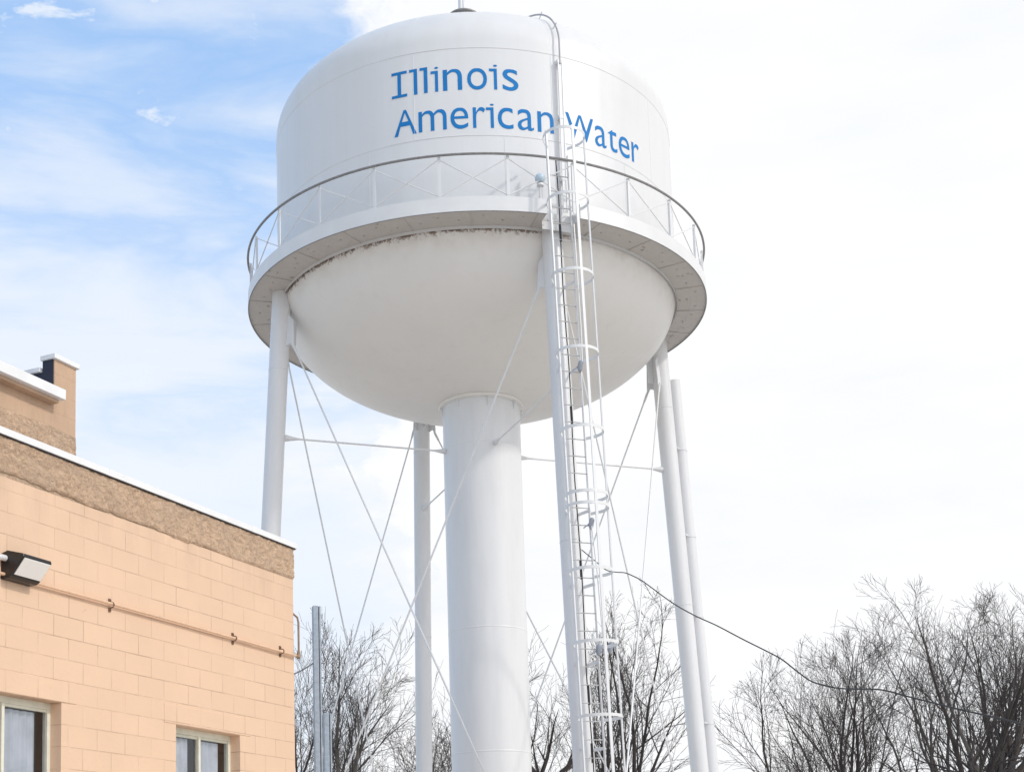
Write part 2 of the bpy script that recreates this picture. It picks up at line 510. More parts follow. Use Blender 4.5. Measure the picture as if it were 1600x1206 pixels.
# balcony: floor ring, outer skirt, notch at the ladder
RG = 4.30
gap0, gap1 = PHI - .068, PHI + .068
mb = MB()
mb.lathe([(RT - .03, 13.005), (4.02, 13.005), (4.02, 13.02), (RT + .003, 13.02)], 192)
a0, a1 = gap1, gap0 + 2 * math.pi
mb.lathe([(4.0, 13.002), (RG - .006, 13.002), (RG - .006, 13.024), (4.0, 13.024)], 190, a0, a1)
for i in range(24):                                                # stiffeners under the floor
    a = R(-1 + 15 * i)
    if abs(a - PHI) < .09: continue
    mb.ngon([rad(a, 3.76, 13.0), rad(a, 4.28, 13.0), rad(a, 4.28, 12.995), rad(a, 3.76, 12.990)], Vector((math.cos(a), math.sin(a), 0)) * .010)
    for da in (.05, .13, .21):
        mb.tube([rad(a + da, 4.02 + .09 * math.sin(i * 5 + da * 40), 13.0), rad(a + da, 4.02 + .09 * math.sin(i * 5 + da * 40), 12.985)], .014, 6)
balcony = mb.build('balcony_floor', 'balcony_paint', tower)
mb = MB()
mb.lathe([(RG - .004, 12.985), (RG + .004, 12.985), (RG + .004, 13.235), (RG - .03, 13.235), (RG - .03, 13.228), (RG - .004, 13.228), (RG - .004, 12.985)], 190, a0, a1)
for s_, aa in ((0, gap0), (1, gap1)):
    t = Vector((math.cos(aa), math.sin(aa), 0)) * .008
    mb.ngon([rad(aa, 4.0, 12.99), rad(aa, RG, 12.99), rad(aa, RG, 13.235), rad(aa, 4.0, 13.235)], t)
mb.build('balcony_skirt', 'white_paint', balcony)
mb = MB(); mb.lathe([(RG - .010, 12.976), (RG + .007, 12.976), (RG + .007, 12.984), (RG - .010, 12.984)], 190, a0, a1)
mb.build('rim_edge', 'rail_dark_grey', balcony)
# notch threshold plate
mb = MB()
mb.lathe([(4.005, 12.86), (4.017, 12.86), (4.017, 13.14), (4.005, 13.14)], 6, gap0, gap1)
mb.build('notch_plate', 'white_paint', balcony)
# railing
ZR = 13.96
mb = MB()
pts = [rad(2 * math.pi * i / 180, RG, ZR) for i in range(181)]
mb.tube(pts, .021, 8, cap=False)
rail = mb.build('handrail', 'rail_dark_grey', tower)
post_me = None
PA0 = R(-7.6)
for i in range(24):
    a = PA0 + R(15) * i
    if post_me is None:
        mb = MB()
        mb.box((-.024, -.004, 13.06), (.024, .004, ZR - .012)); mb.box((.016, -.036, 13.06), (.024, -.0045, ZR - .012))
        mb.box((-.05, -.006, 13.04), (.05, -.0042, 13.10))
        p = mb.build('railing_post', 'white_paint', tower, smooth=False); post_me = p.data
    else:
        p = bpy.data.objects.new('railing_post', post_me); COL.objects.link(p); p.parent = tower
    # local x -> tangent, local -y -> inwards
    p.matrix_local = Matrix.Rotation(a, 4, 'Z') @ Matrix.Translation((0, -(RG - .034), 0)) @ Matrix.Rotation(math.pi, 4, 'Z')
for i in range(24):
    a = PA0 + R(15) * i; b = a + R(15)
    if a < PHI < b: pass
    mb = MB()
    mb.tube([rad(a, RG - .03, 13.27), rad(b, RG - .03, ZR - .05)], .0095, 6)
    mb.tube([rad(a, RG - .045, ZR - .05), rad(b, RG - .045, 13.27)], .0095, 6)
    c_ = (rad(a, RG - .037, 13.27) + rad(b, RG - .037, ZR - .05)) * .5
    am = (a + b) / 2; tv = Vector((math.cos(am), math.sin(am), 0)); uv = Vector((0, 0, 1))
    mb.ngon([c_ - tv * .03, c_ - uv * .025, c_ + tv * .03, c_ + uv * .025], rad(am, .006, 0))
    mb.build('cross_brace', 'white_paint', tower)

# legs, gussets, struts
for k_ in range(4):
    mb = MB()
    zs = [0.0, 2, 4, 6, 8, 10, 12, 13.0]
    mb.tube([leg_pt(k_, z_) for z_ in zs], .172, 28)
    for z_ in (3.1, 7.6, 11.55):
        mb.tube([leg_pt(k_, z_ - .012), leg_pt(k_, z_ - .005), leg_pt(k_, z_ + .005), leg_pt(k_, z_ + .012)], [.170, .178, .178, .170], 28)
    leg = mb.build('leg', 'leg_paint', tower)
    a = PHI + math.pi / 2 * k_
    tv = Vector((math.cos(a), math.sin(a), 0)); iv = rad(a, -1, 0)
    mb = MB()                                                       # web between leg top and bowl
    def bowl_r(z_): return RT * math.sqrt(max(0, 1 - ((13.2 - z_) / 2) ** 2))
    zz = [12.98, 12.7, 12.5, 12.3, 12.05]
    inner = [rad(a, max(bowl_r(z_) - .02, leg_pt(k_, z_, -.30).xy.length), z_) for z_ in zz]
    outer = [leg_pt(k_, z_, -.15) for z_ in reversed(zz)]
    inner = [p if p.xy.length < (leg_pt(k_, p.z, -.15)).xy.length else leg_pt(k_, p.z, -.16) for p in inner]
    mb.ngon(inner + outer, tv * .018)
    mb.build('web_plate', 'leg_paint', leg)
    for sgn in (-1, 1):                                             # forked lug carrying each tie rod
        mb = MB()
        base_t = leg_pt(k_, 12.60, -.10, sgn * .12); base_b = leg_pt(k_, 11.98, -.10, sgn * .14)
        tip = leg_pt(k_, 11.93, -.22, sgn * .24)
        d_ = (tip - base_b); nrm = Vector((-d_.y, d_.x, 0)).normalized()
        mb.ngon([base_t, leg_pt(k_, 12.45, -.20, sgn * .19), tip + Vector((0, 0, .10)), tip + Vector((0, 0, -.04)), base_b + (tip - base_b) * .55 + Vector((0, 0, .06)), base_b], nrm * .02)
        mb.build('gusset', 'leg_paint', leg)
    mb = MB(); c0 = leg_pt(k_, 0)
    mb.lathe([(.01, .32), (.32, .32), (.36, .28), (.36, 0)], 4); mb.v = [(v[0] + c0.x, v[1] + c0.y, v[2]) for v in mb.v]
    mb.build('footing', 'ground', leg, smooth=False)
    # radial strut
    p0 = leg_pt(k_, 10.31, -.165); p1 = rad(a, .73, 10.31)
    d_ = (p1 - p0); L_ = d_.length; d_.normalize()
    mb = MB()
    ts = [0, .04, .10, .22, .28, L_ - .28, L_ - .2, L_ - .08, L_ - .03, L_]
    rs = [.062, .060, .045, .025, .016, .016, .020, .040, .045, .046]
    mb.tube([p0 + d_ * t for t in ts], rs, 12)
    mb.build('strut', 'leg_paint', tower)
# tie rods
for k_ in range(4):
    k2 = (k_ + 1) % 4
    for (ka, sa, kb, sb, off) in ((k_, 1, k2, -1, 0), (k2, -1, k_, 1, .035)):
        top = leg_pt(ka, 11.93, -.22 + off, sa * .24); bot = leg_pt(kb, .55, -.10 + off, sb * .20)
        d_ = (bot - top); L_ = d_.length; d_.normalize()
        mb = MB(); mb.tube([top, bot], .0155, 8)
        rod = mb.build('tie_rod', 'white_paint', tower)
        mb = MB()
        mb.tube([top - d_ * .03, top + d_ * .02, top + d_ * .16, top + d_ * .22], [.022, .026, .022, .012], 10)
        mb.build('clevis', 'leg_paint', rod)
        mb = MB(); q0 = bot - d_ * 1.7
        mb.tube([q0, q0 + d_ * .05, q0 + d_ * .25, q0 + d_ * .3], [.012, .024, .024, .012], 8)
        mb.build('turnbuckle', 'leg_paint', rod)

# overflow pipe behind the right leg
def ov(z_): return leg_pt(1, z_) + Vector((.275, .17, 0))
mb = MB(); mb.tube([ov(z_) for z_ in (0, 3, 6, 9, 12.18)], .118, 24)
pipe = mb.build('overflow_pipe', 'leg_paint', tower)
for z_ in (3.2, 5.3, 7.4, 9.0, 10.75):
    mb = MB(); a_ = leg_pt(1, z_); b_ = ov(z_); dd = (b_ - a_).normalized(); sd_ = Vector((-dd.y, dd.x, 0))
    for s_ in (-1, 1):
        mb.tube([a_ + dd * .12 + sd_ * s_ * .085, b_ - dd * .07 + sd_ * s_ * .085], .012, 6)
    mb.tube([a_ + dd * .14 + sd_ * -.14, a_ + dd * .14 + sd_ * -.10], .02, 6)
    mb.tube([b_ + Vector((0, 0, -.02)), b_ + Vector((0, 0, .02))], [.126, .126], 24)
    mb.build('pipe_bracket', 'leg_paint', pipe)

# ladder on the front leg
av = PHI; tv = Vector((math.cos(av), math.sin(av), 0)); ov_ = rad(av, 1, 0)
LO = .40
def lad(z_, t=0.0, o=0.0): return leg_pt(0, z_, LO + o, t)
ladder = MB()
for s_ in (-1, 1):
    for dz_ in (0,):
        b_ = lad(.4, s_ * .18); t_ = lad(14.15, s_ * .18)
        ladder.ngon([b_ - ov_ * .03, b_ + ov_ * .03, t_ + ov_ * .03, t_ - ov_ * .03], tv * .011)
ladder = ladder.build('ladder', 'white_paint', tower, smooth=False)
mb = MB(); mb.tube([(-.176, 0, 0), (.176, 0, 0)], .0095, 6)
rung_me = None
z_ = .65; i = 0
while z_ < 14.1:
    if rung_me is None:
        r_ = mb.build('rung', 'rung_paint', ladder); rung_me = r_.data
    else:
        r_ = bpy.data.objects.new('rung', rung_me); COL.objects.link(r_); r_.parent = ladder
    r_.location = lad(z_); r_.rotation_euler = (0, 0, av)
    z_ += .285
for z_ in (1.6, 4.2, 5.55, 6.8, 8.0, 10.4, 11.9):
    for s_ in (-1, 1):
        mb = MB()
        mb.ngon([leg_pt(0, z_, .10, s_ * .10), leg_pt(0, z_, .37, s_ * .172), leg_pt(0, z_ + .05, .37, s_ * .172), leg_pt(0, z_ + .05, .10, s_ * .10)], tv * .008)
        mb.tube([lad(z_ + .02, s_ * .170), lad(z_ + .02, s_ * .200)], .017, 8)
        mb.build('standoff', 'leg_paint', ladder)
# safety cage
CR = .335
def cage(z_, ang, r=CR):   # ang about the cage centre measured from outward direction
    c_ = lad(z_, 0, .32); return c_ + ov_ * (math.cos(ang) * r) + tv * (math.sin(ang) * r)
mb = MB()
for ang in (R(-82), R(2), R(80)):
    pr = []
    b_ = cage(3.0, ang); t_ = cage(14.32, ang)
    rr = (ov_ * math.cos(ang) + tv * math.sin(ang)); tt = (tv * math.cos(ang) - ov_ * math.sin(ang))
    mb.ngon([b_ - tt * .022, b_ + tt * .022, t_ + tt * .022, t_ - tt * .022], rr * .022)
cg = mb.build('ladder_cage', 'white_paint', tower, smooth=False)
def hoop(z_, top=False, full=True):
    mb = MB(); n = 36
    pa = []
    lim = 150 if full else 128
    vs = []
    for i in range(n + 1):
        ang = R(-lim + 2 * lim * i / n)
        p = cage(z_, ang, CR + .006)
        if abs(ang) > R(128):   # run back to the ladder stile
            f = (abs(ang) - R(128)) / R(22)
            p = cage(z_, math.copysign(R(128), ang), CR + .006).lerp(lad(z_, math.copysign(.19, ang)), f)
        c_ = lad(z_, 0, .32)
        rr = (Vector((p.x, p.y, 0)) - Vector((c_.x, c_.y, 0))).normalized()
        vs += [p - rr * .004 + Vector((0, 0, -.024)), p + rr * .004 + Vector((0, 0, -.024)), p + rr * .004 + Vector((0, 0, .024)), p - rr * .004 + Vector((0, 0, .024))]
    fs = []
    for i in range(n):
        for j in range(4):
            a_, b_ = i * 4 + j, i * 4 + (j + 1) % 4
            fs.append((a_, b_, b_ + 4, a_ + 4))
    fs += [(0, 1, 2, 3), (n * 4 + 3, n * 4 + 2, n * 4 + 1, n * 4)]
    mb.add(vs, fs)
    return mb.build('cage_hoop', 'white_paint', cg)
for z_ in (14.28, 13.14, 11.83, 10.52, 9.22, 8.16, 7.97, 6.94, 5.80, 4.66, 3.5):
    hoop(z_)
# cable down the ladder, with junction boxes and insulators
mb = MB(); rnd = random.Random(4)
pts = [lad(14.1 - .35 * i, .0 + .012 * math.sin(i * .7) - .02, -.02 + .01 * rnd.random()) for i in range(39)]
mb.tube(pts, .0105, 6)
cab = mb.build('ladder_cable', 'black_cable', tower)
for z_ in (12.9, 9.75, 7.2, 5.2, 4.3):
    mb = MB(); mb.tube([lad(z_, -.02, -.01), lad(z_ - .30, -.02, -.01)], .02, 8); mb.build('cable_sleeve', 'black_cable', cab)
for z_, t_ in ((10.35, .15), (7.72, .17), (5.68, .16), (5.72, .36)):
    b_ = lad(z_, t_, .05); mb = MB()
    mb.tube([b_, b_ + Vector((0, 0, .05)), b_ + Vector((.02, 0, .14)), b_ + Vector((.02, 0, .17))], [.03, .045, .042, .02], 10)
    mb.tube([b_ + Vector((-.12, -.02, .0)), b_ + Vector((.03, 0, .12))], .011, 6)
    mb.tube([lad(z_, .18), b_ + Vector((0, 0, .08))], .014, 6)
    mb.build('cable_bracket', 'insulator', cab)
# small pipes rising inside the cage from the lower bracket
mb = MB()
mb.tube([lad(7.75, .17, .08), lad(7.0, .21, .09), lad(5.9, .235, .1)], .012, 6)
mb.build('conduit', 'white_paint', cab)
mb = MB(); mb.tube([lad(12.9, .20, .06), lad(11.0, .205, .07), lad(10.4, .19, .06)], .012, 6)
mb.build('conduit', 'white_paint', cab)
# tank ladder rail running up over the dome
TA = R(23.1)
tv2 = Vector((math.cos(TA), math.sin(TA), 0))
mb = MB()
for s_ in (-1, 1):
    mb.tube([rad(TA, RT + .085, 13.3) + tv2 * .034 * s_, rad(TA, RT + .085, 16.02) + tv2 * .034 * s_], .011, 6)
mb.ngon([rad(TA, RT + .08, 13.3) - tv2 * .028, rad(TA, RT + .08, 13.3) + tv2 * .028, rad(TA, RT + .08, 16.02) + tv2 * .028, rad(TA, RT + .08, 16.02) - tv2 * .05], rad(TA, .006, 0))
tl = mb.build('tank_climbing_rail', 'tank_paint', tower)
mb = MB()
pts = [rad(TA, RT + .085, 15.95)]
for i in range(0, 15):
    t = R(2 + 4.0 * i)
    pts.append(rad(TA - R(.05 * i), (RT + .09 - .002 * i) * math.cos(t), Z0 + (HD + .09 - .002 * i) * math.sin(t)))
pts.append(pts[-1] + rad(TA, -.16, -.04)); pts.append(pts[-1] + rad(TA, -.04, -.10))
mb.tube(pts, .015, 8)
mb.build('dome_rail', 'pipe_grey', tl)
mb = MB()
for zz in (13.9, 15.0, 16.0):
    mb.box((-.05, -.09, -.03), (.05, 0, .03), Matrix.Translation(rad(TA, RT, zz)) @ Matrix.Rotation(TA, 4, 'Z'))
for i in (3, 8, 13):
    t = R(2 + 4 * i); p = rad(TA, RT * math.cos(t), Z0 + HD * math.sin(t)); q = rad(TA, (RT + .13) * math.cos(t), Z0 + (HD + .13) * math.sin(t))
    mb.tube([p, q], .012, 6)
mb.build('rail_bracket', 'leg_paint', tl)
# balcony lamp
la = R(14.8)
mb = MB(); mb.tube([rad(la, 4.2, 13.24), rad(la, 4.2, 13.52)], .016, 8); mb.tube([rad(la, 4.2, 13.50), rad(la, 4.2, 13.54)], [.06, .06], 14)
lamp = mb.build('balcony_lamp', 'leg_paint', tower)
mb = MB(); n_ = 12
mb.lathe([(.001, .115)] + [(.085 * math.sin(R(15 * i)), .085 * math.cos(R(15 * i)) + .03) for i in range(1, 10)] + [(.05, -.04)], 20)
c_ = rad(la, 4.2, 13.60); mb.v = [(v[0] + c_.x, v[1] + c_.y, v[2] + c_.z) for v in mb.v]
mb.build('globe', 'lamp_globe', lamp)

# ------------------------------------------------------------------ block building
BX, BY, BA = -2.28522, -9.66747, R(65.0444)
bld = tag(empty('block_building', (BX, BY, 0), BA), 'peach painted concrete block building with rough stucco band and white coping', 'building')
XL = -15.0; DEP = 9.0; ZT = 6.10; ZB = 5.74
wins = [(-5.171, -3.952, 2.58, 3.797), (-2.241, -1.105, 2.58, 3.775)]
def wall_grid(xs, zs, holes, y0=0.0):
    mb = MB()
    for i in range(len(xs) - 1):
        for j in range(len(zs) - 1):
            cx, cz = (xs[i] + xs[i + 1]) / 2, (zs[j] + zs[j + 1]) / 2
            if any(h[0] < cx < h[1] and h[2] < cz < h[3] for h in holes): continue
            mb.add([(xs[i], y0, zs[j]), (xs[i + 1], y0, zs[j]), (xs[i + 1], y0, zs[j + 1]), (xs[i], y0, zs[j + 1])], [(0, 1, 2, 3)])
    return mb
xs = sorted({XL, 0.0, *[w[0] for w in wins], *[w[1] for w in wins]}); zs = sorted({0.0, ZB, 2.58, 3.775, 3.797})
mb = wall_grid(xs, zs, wins)
D_ = .18
for (x0, x1, z0, z1) in wins:                                        # reveals
    mb.add([(x0, 0, z1), (x1, 0, z1), (x1, D_, z1), (x0, D_, z1)], [(0, 1, 2, 3)])
    mb.add([(x1, 0, z0), (x1, D_, z0), (x1, D_, z1), (x1, 0, z1)], [(0, 1, 2, 3)])
    mb.add([(x0, 0, z0), (x0, D_, z0), (x0, D_, z1), (x0, 0, z1)], [(0, 1, 2, 3)])
    mb.add([(x0, 0, z0), (x1, 0, z0), (x1, D_, z0), (x0, D_, z0)], [(0, 1, 2, 3)])
mb.add([(0, 0, 0), (0, DEP, 0), (0, DEP, ZB), (0, 0, ZB)], [(0, 1, 2, 3)])
mb.add([(0, DEP, 0), (XL, DEP, 0), (XL, DEP, ZB), (0, DEP, ZB)], [(0, 1, 2, 3)])
mb.add([(XL, DEP, 0), (XL, 0, 0), (XL, 0, ZB), (XL, DEP, ZB)], [(0, 1, 2, 3)])
mb.build('wall', 'block_wall', bld, smooth=False)
# parapet band: displaced, hand-thrown stucco
mb = MB(); nx, nz = 1100, 34
x_a = -6.6
for j in range(nz + 1):
    for i in range(nx + 1):
        x = x_a + (0 - x_a) * i / nx
        zlow = ZB + (.028 * noise.noise(Vector((x * 2.1, 3, 0))) + .02 * noise.noise(Vector((x * 9, 7, 0)))) * min(1, max(0, (-x - .9) / 1.2)) + .03 * max(0, min(1, (-x - 2.0) / 2.5))
        zz = zlow + (ZT - zlow) * j / nz
        e = min(1, j / 2.0)
        n_ = noise.fractal(Vector((x * 16, 1.3, zz * 20)), .8, 2.1, 5) * .012 + abs(noise.noise(Vector((x * 5, 4, zz * 7)))) * .010
        mb.v.append((x, -.004 - e * max(0, n_ + .012), zz))
for j in range(nz):
    for i in range(nx):
        a_ = j * (nx + 1) + i; mb.f.append((a_, a_ + 1, a_ + nx + 2, a_ + nx + 1)); mb.m.append(0)
mb.build('stucco_band', 'rough_stucco', bld, angle=80)
mb = MB()
mb.box((XL, .0, ZB), (x_a, .25, ZT)); mb.box((x_a, .004, ZB), (-.002, .25, ZT)); mb.box((-.25, .25, ZB), (-.002, DEP, ZT))
mb.build('parapet', 'rough_stucco', bld, smooth=False)
mb = MB(); mb.box((XL, -.045, ZT + .012), (.035, .30, ZT + .022)); mb.box((XL, -.045, ZT + .0222), (.035, .30, ZT + .075)); 
mb.box((-.30, .301, ZT + .012), (.035, DEP + .04, ZT + .075))
cp = mb.build('coping', 'coping_metal', bld, smooth=False)
for x in (-.9, -3.35, -5.8):
    mb = MB(); mb.box((x, -.0475, ZT + .010), (x + .10, .3025, ZT + .0775)); mb.build('splice_cover', 'coping_metal', cp, smooth=False)
mb = MB(); mb.box((XL, -.030, ZT - .002), (.022, .02, ZT + .0118))
mb.build('coping_shadow_line', 'black_housing', bld, smooth=False)  # black strip standing in for the shadow line under the coping
mb = MB(); mb.box((XL, .25, ZB + .02), (-.25, DEP, ZB + .08)); mb.build('roof', 'roofing', bld, smooth=False)
# lintel and sill courses around windows
for (x0, x1, z0, z1) in wins:
    lx0, lx1 = x0 - .20, x1 + .20
    mb = MB(); mb.box((lx0 + .004, -.006, z1 + .004), (lx1 - .004, .05, z1 + .199)); bevel(mb.build('lintel', 'block_wall', bld, smooth=False), .004)
# windows
for wi, (x0, x1, z0, z1) in enumerate(wins):
    y = .125
    fr = MB(); t_ = .042
    fr.box((x0, y, z1 - t_ - .02), (x1, y + .06, z1)); fr.box((x0, y, z0), (x1, y + .06, z0 + t_))
    fr.box((x0, y + .001, z0 + t_), (x0 + t_, y + .059, z1 - t_ - .02)); fr.box((x1 - t_, y + .001, z0 + t_), (x1, y + .059, z1 - t_ - .02))
    xm = (x0 + x1) / 2
    fr.box((xm - .018, y - .004, z0 + t_), (xm + .018, y + .05, z1 - t_ - .02))
    fr.box((x0 + t_, y + .02, z1 - t_ - .05), (xm - .018, y + .045, z1 - t_ - .02)); fr.box((xm + .018, y + .012, z1 - t_ - .045), (x1 - t_, y + .045, z1 - t_ - .02))
    w = fr.build('window', 'frame_paint', bld, smooth=False); bevel(w, .003)
    for (a_, b_) in ((x0 + t_, xm - .018), (xm + .018, x1 - t_)):
        p = MB(); p.box((a_, y + .028, z0 + t_), (b_, y + .032, z1 - t_ - .02)); p.build('pane', 'window_glass', w, smooth=False)
        q = MB(); nseg = 44
        cz0, cz1 = z0 + .02, z1 - .10
        ca, cb_ = a_ - .02, b_ - .10
        for jj, zc in enumerate((cz0, cz1)):
            for i_ in range(nseg + 1):
                xx = ca + (cb_ - ca) * i_ / nseg
                q.v.append((xx, y + .055 + .010 * math.sin(i_ * .75 + jj * .3) + .006 * math.sin(i_ * .31), zc))
        for i_ in range(nseg): q.f.append((i_, i_ + 1, nseg + 2 + i_, nseg + 1 + i_)); q.m.append(0)
        q.build('curtain', 'curtain', w)
    q = MB(); q.box((x0 - .3, y + .3, z0 - .3), (x1 + .3, y + .31, z1 + .3)); q.build('dark_room', 'interior_dark', w, smooth=False)
# raised upper storey
U0 = .6; URX = -3.095
mb = MB()
mb.box((XL + .5, U0, ZT - .3), (URX, U0 + .20, 6.96))
mb.box((-3.41, U0 + .0005, 6.9605), (URX, U0 + .145, 7.40))
mb.box((URX - .2, U0 + .201, ZT - .3), (URX - .0005, 6.5, 6.96)); mb.box((-3.41, U0 + .1455, 6.9605), (URX - .0005, 6.5, 7.285))
mb.box((XL + .5, 6.3, ZT - .3), (URX - .21, 6.5, 7.2))
up = mb.build('upper_wall', 'block_upper', bld, smooth=False)
mb = MB(); nx, nz = 420, 26; x_b = -6.2
for j in range(nz + 1):
    for i in range(nx + 1):
        x = x_b + (URX - x_b) * i / nx
        top = 6.68 + .03 * noise.noise(Vector((x * 3, 1, 1)))
        zz = ZT + .05 + (top - ZT - .05) * j / nz
        n_ = noise.fractal(Vector((x * 14, 9.3, zz * 14)), .8, 2.1, 4) * .012 + .010
        e = min(1, (nz - j) / 9.0)
        mb.v.append((x, U0 - .003 - e * max(0, n_), zz))
for j in range(nz):
    for i in range(nx):
        a_ = j * (nx + 1) + i; mb.f.append((a_, a_ + 1, a_ + nx + 2, a_ + nx + 1)); mb.m.append(0)
mb.build('stucco_band', 'rough_stucco', bld, angle=80)
mb = MB(); mb.box((XL + .5, U0 - .16, 6.94), (-3.42, U0 + .24, 7.045)); bevel(mb.build('fascia', 'coping_metal', bld, smooth=False), .006)
mb = MB(); mb.box((XL + .5, U0 - .10, 6.905), (-3.46, U0 - .0005, 6.9395)); mb.build('soffit', 'block_upper', bld, smooth=False)
mb = MB(); mb.box((-3.44, U0 - .03, 7.40), (URX + .03, U0 + .16, 7.45))
mb.box((-3.45, U0 + .1605, 7.285), (URX + .03, 6.53, 7.335)); bevel(mb.build('cap', 'coping_metal', bld, smooth=False), .005)
mb = MB(); mb.box((-3.420, U0 + .012, 7.05), (-3.4105, U0 + .145, 7.399)); mb.box((-3.4195, U0 + .1455, 6.9), (-3.4105, 6.3, 7.284))
mb.build('roof_membrane', 'membrane', bld, smooth=False)
mb = MB(); mb.box((XL + .5, U0 + .2, 6.86), (URX - .2, 6.3, 6.90)); mb.build('upper_roof', 'roofing', bld, smooth=False)

# electrical conduit on the wall
cd = tag(empty('wall_conduit', (BX, BY, 0), BA), 'thin painted conduit running along the peach wall under the floodlight', 'conduit')
CZ = 4.83
mb = MB(); mb.tube([(-9.0, -.040, CZ + .02), (-4.8, -.040, CZ + .012), (-2.2, -.040, CZ + .006), (.0, -.040, CZ - .012)], .0145, 12)
pp = mb.build('pipe', 'conduit_paint', cd)
mb = MB(); mb.tube([(-.02, -.040, CZ - .012), (.045, -.040, CZ - .014)], .019, 12); mb.tube([(.045, -.04, CZ - .03), (.05, -.035, CZ - .005), (.062, -.03, CZ + .05)], [.022, .026, .02], 12)
mb.tube([(.062, -.03, CZ + .03), (.062, -.03, CZ + .40), (.055, -.02, CZ + .46), (.03, .04, CZ + .52), (-.02, .16, CZ + .54)], .0125, 10)
mb.build('service_elbow', 'conduit_end', cd)
for x in (-3.29, -1.24, -.30):
    mb = MB()
    for s_ in (-1, 1):
        mb.box((x - .016, -.012, CZ + s_ * .045 - .020), (x + .016, -.001, CZ + s_ * .045 + .020))
        mb.tube([(x, -.012, CZ + s_ * .045), (x, -.022, CZ + s_ * .045)], .009, 6)
    n_ = 10
    mb.tube([(x, -.006, CZ - .03), (x, -.05, CZ - .022), (x, -.062, CZ), (x, -.05, CZ + .022), (x, -.006, CZ + .03)], .007, 6)
    bevel(mb.build('clamp', 'rusty_clamp', cd, smooth=False), .002)

# floodlight
fl = tag(empty('wall_floodlight', (BX, BY, 0), BA), 'black wall floodlight with slanted white lens on the peach wall', 'floodlight')
x0, x1 = -4.745, -4.385
prof = [(-.0, 4.80), (-.0, 5.035), (-.07, 5.055), (-.25, 5.005), (-.258, 4.978), (-.118, 4.822), (-.09, 4.805)]
def prism(mb, prof, x0, x1):
    n = len(prof)
    vs = [(x0, y, z) for y, z in prof] + [(x1, y, z) for y, z in prof]
    mb.add(vs, [tuple(range(n)), tuple(range(2 * n - 1, n - 1, -1))] + [(i, n + i, n + (i + 1) % n, (i + 1) % n) for i in range(n)])
mb = MB(); prism(mb, prof, x0, x1)
h = mb.build('housing', 'black_housing', fl, smooth=False); bevel(h, .006)
mb = MB(); prism(mb, [(-.2485, 4.972), (-.2585, 4.966), (-.1385, 4.832), (-.1285, 4.836)], x0 + .022, x1 - .012)
bevel(mb.build('lens', 'lamp_lens', fl, smooth=False), .003)
mb = MB(); mb.tube([(x0 - 1.2, -.05, 4.985), (x0 - .05, -.05, 4.985)], .02, 12); mb.tube([(x0 - .06, -.05, 4.985), (x0 + .002, -.05, 4.985)], .028, 12)
mb.build('feed_pipe', 'coping_metal', fl)

# ------------------------------------------------------------------ steel posts behind the corner
def post(x, y, h, label):
    p = empty('steel_post', (x, y, 0), R(18)); tag(p, label, 'post', 'galvanised steel posts behind the building corner')
    w = .052
    mb = MB()
    mb.box((-w, -w, 0), (w * .35, w, h)); mb.box((w * .35, -w * .55, 0), (w * .55, w * .8, h - .003)); mb.box((w * .55, -w, 0), (w, w, h - .004))
    bevel(mb.build('shaft', 'galvanised', p, smooth=False), .004)
    mb = MB(); mb.box((w * .351, -w * .96, .02), (w * .549, -w * .551, h - .03)); mb.build('slot', 'black_housing', p, smooth=False)
    mb = MB(); mb.box((-.12, -.12, 0), (.12, .12, .02)); mb.build('base_plate', 'galvanised', p, smooth=False)
    return p
def bear(px, Y, ypx=None):
    """world x (and z) at distance Y in front of the camera for a bearing read off the plan"""
    a = (px - 800) / 2305.46; b = (ypx - 1128.125) / 2305.46 if ypx else .12
    d = fwd + rgt * a - upv * b; t = Y / d.y
    p = Vector((0, -26.772, 1.7)) + d * t
    return p
q = bear(494, 20.0, 947); post(q.x, q.y, q.z, 'tall grey steel post just right of the building corner')
q2 = bear(511, 20.3, 1114); post(q2.x, q2.y, q2.z, 'short grey steel post right beside the taller post')
# short service wire from post to building
a_ = bear(489, 19.95, 1036)
mb = MB()
b_ = Vector((BX, BY, 0)) + Matrix.Rotation(BA, 3, 'Z') @ Vector((.02, .6, 4.62))
pts = []
for i in range(13):
    t = i / 12; p = a_.lerp(b_, t); p.z -= .10 * math.sin(math.pi * t) * (1 - .3 * t); pts.append(p)
mb.tube(pts, .009, 6)
tag(mb.build('service_wire', 'dark_metal'), 'short thin wire slung between the tall grey post and the building', 'wire')

# overhead cable from the tower ladder to the right
cp_ = [(908, 858, 22.9), (931, 877, 22.8), (947, 890, 22.7), (962, 893.5, 22.5), (976, 894.5, 22.3), (990, 900, 22.1), (1006, 909, 21.9), (1050, 941, 21.3), (1085, 961, 20.8), (1120, 977, 20.3), (1160, 998, 19.8), (1200, 1018, 19.2), (1222, 1030, 18.9), (1245, 1048, 18.6), (1268, 1064, 18.3), (1295, 1072, 18.0), (1320, 1075.5, 17.7), (1375, 1077, 17.0), (1420, 1088, 16.5), (1480, 1103, 15.8), (1540, 1117, 15.2), (1600, 1131, 14.6), (1700, 1156, 13.6), (1900, 1195, 12)]
P3 = [bear(*((c[0], c[2], c[1]))) for c in cp_]
def spline(P, n=6):
    out = []
    for i in range(len(P) - 1):
        p0, p1, p2, p3 = P[max(i - 1, 0)], P[i], P[i + 1], P[min(i + 2, len(P) - 1)]
        for j in range(n):
            t = j / n
            out.append(.5 * ((2 * p1) + (p2 - p0) * t + (2 * p0 - 5 * p1 + 4 * p2 - p3) * t * t + (3 * p1 - p0 - 3 * p2 + p3) * t ** 3))
    out.append(P[-1]); return out
mb = MB(); sp_ = spline(P3); mb.tube(sp_, [.0075 + .003 * i / len(sp_) for i in range(len(sp_))], 8)
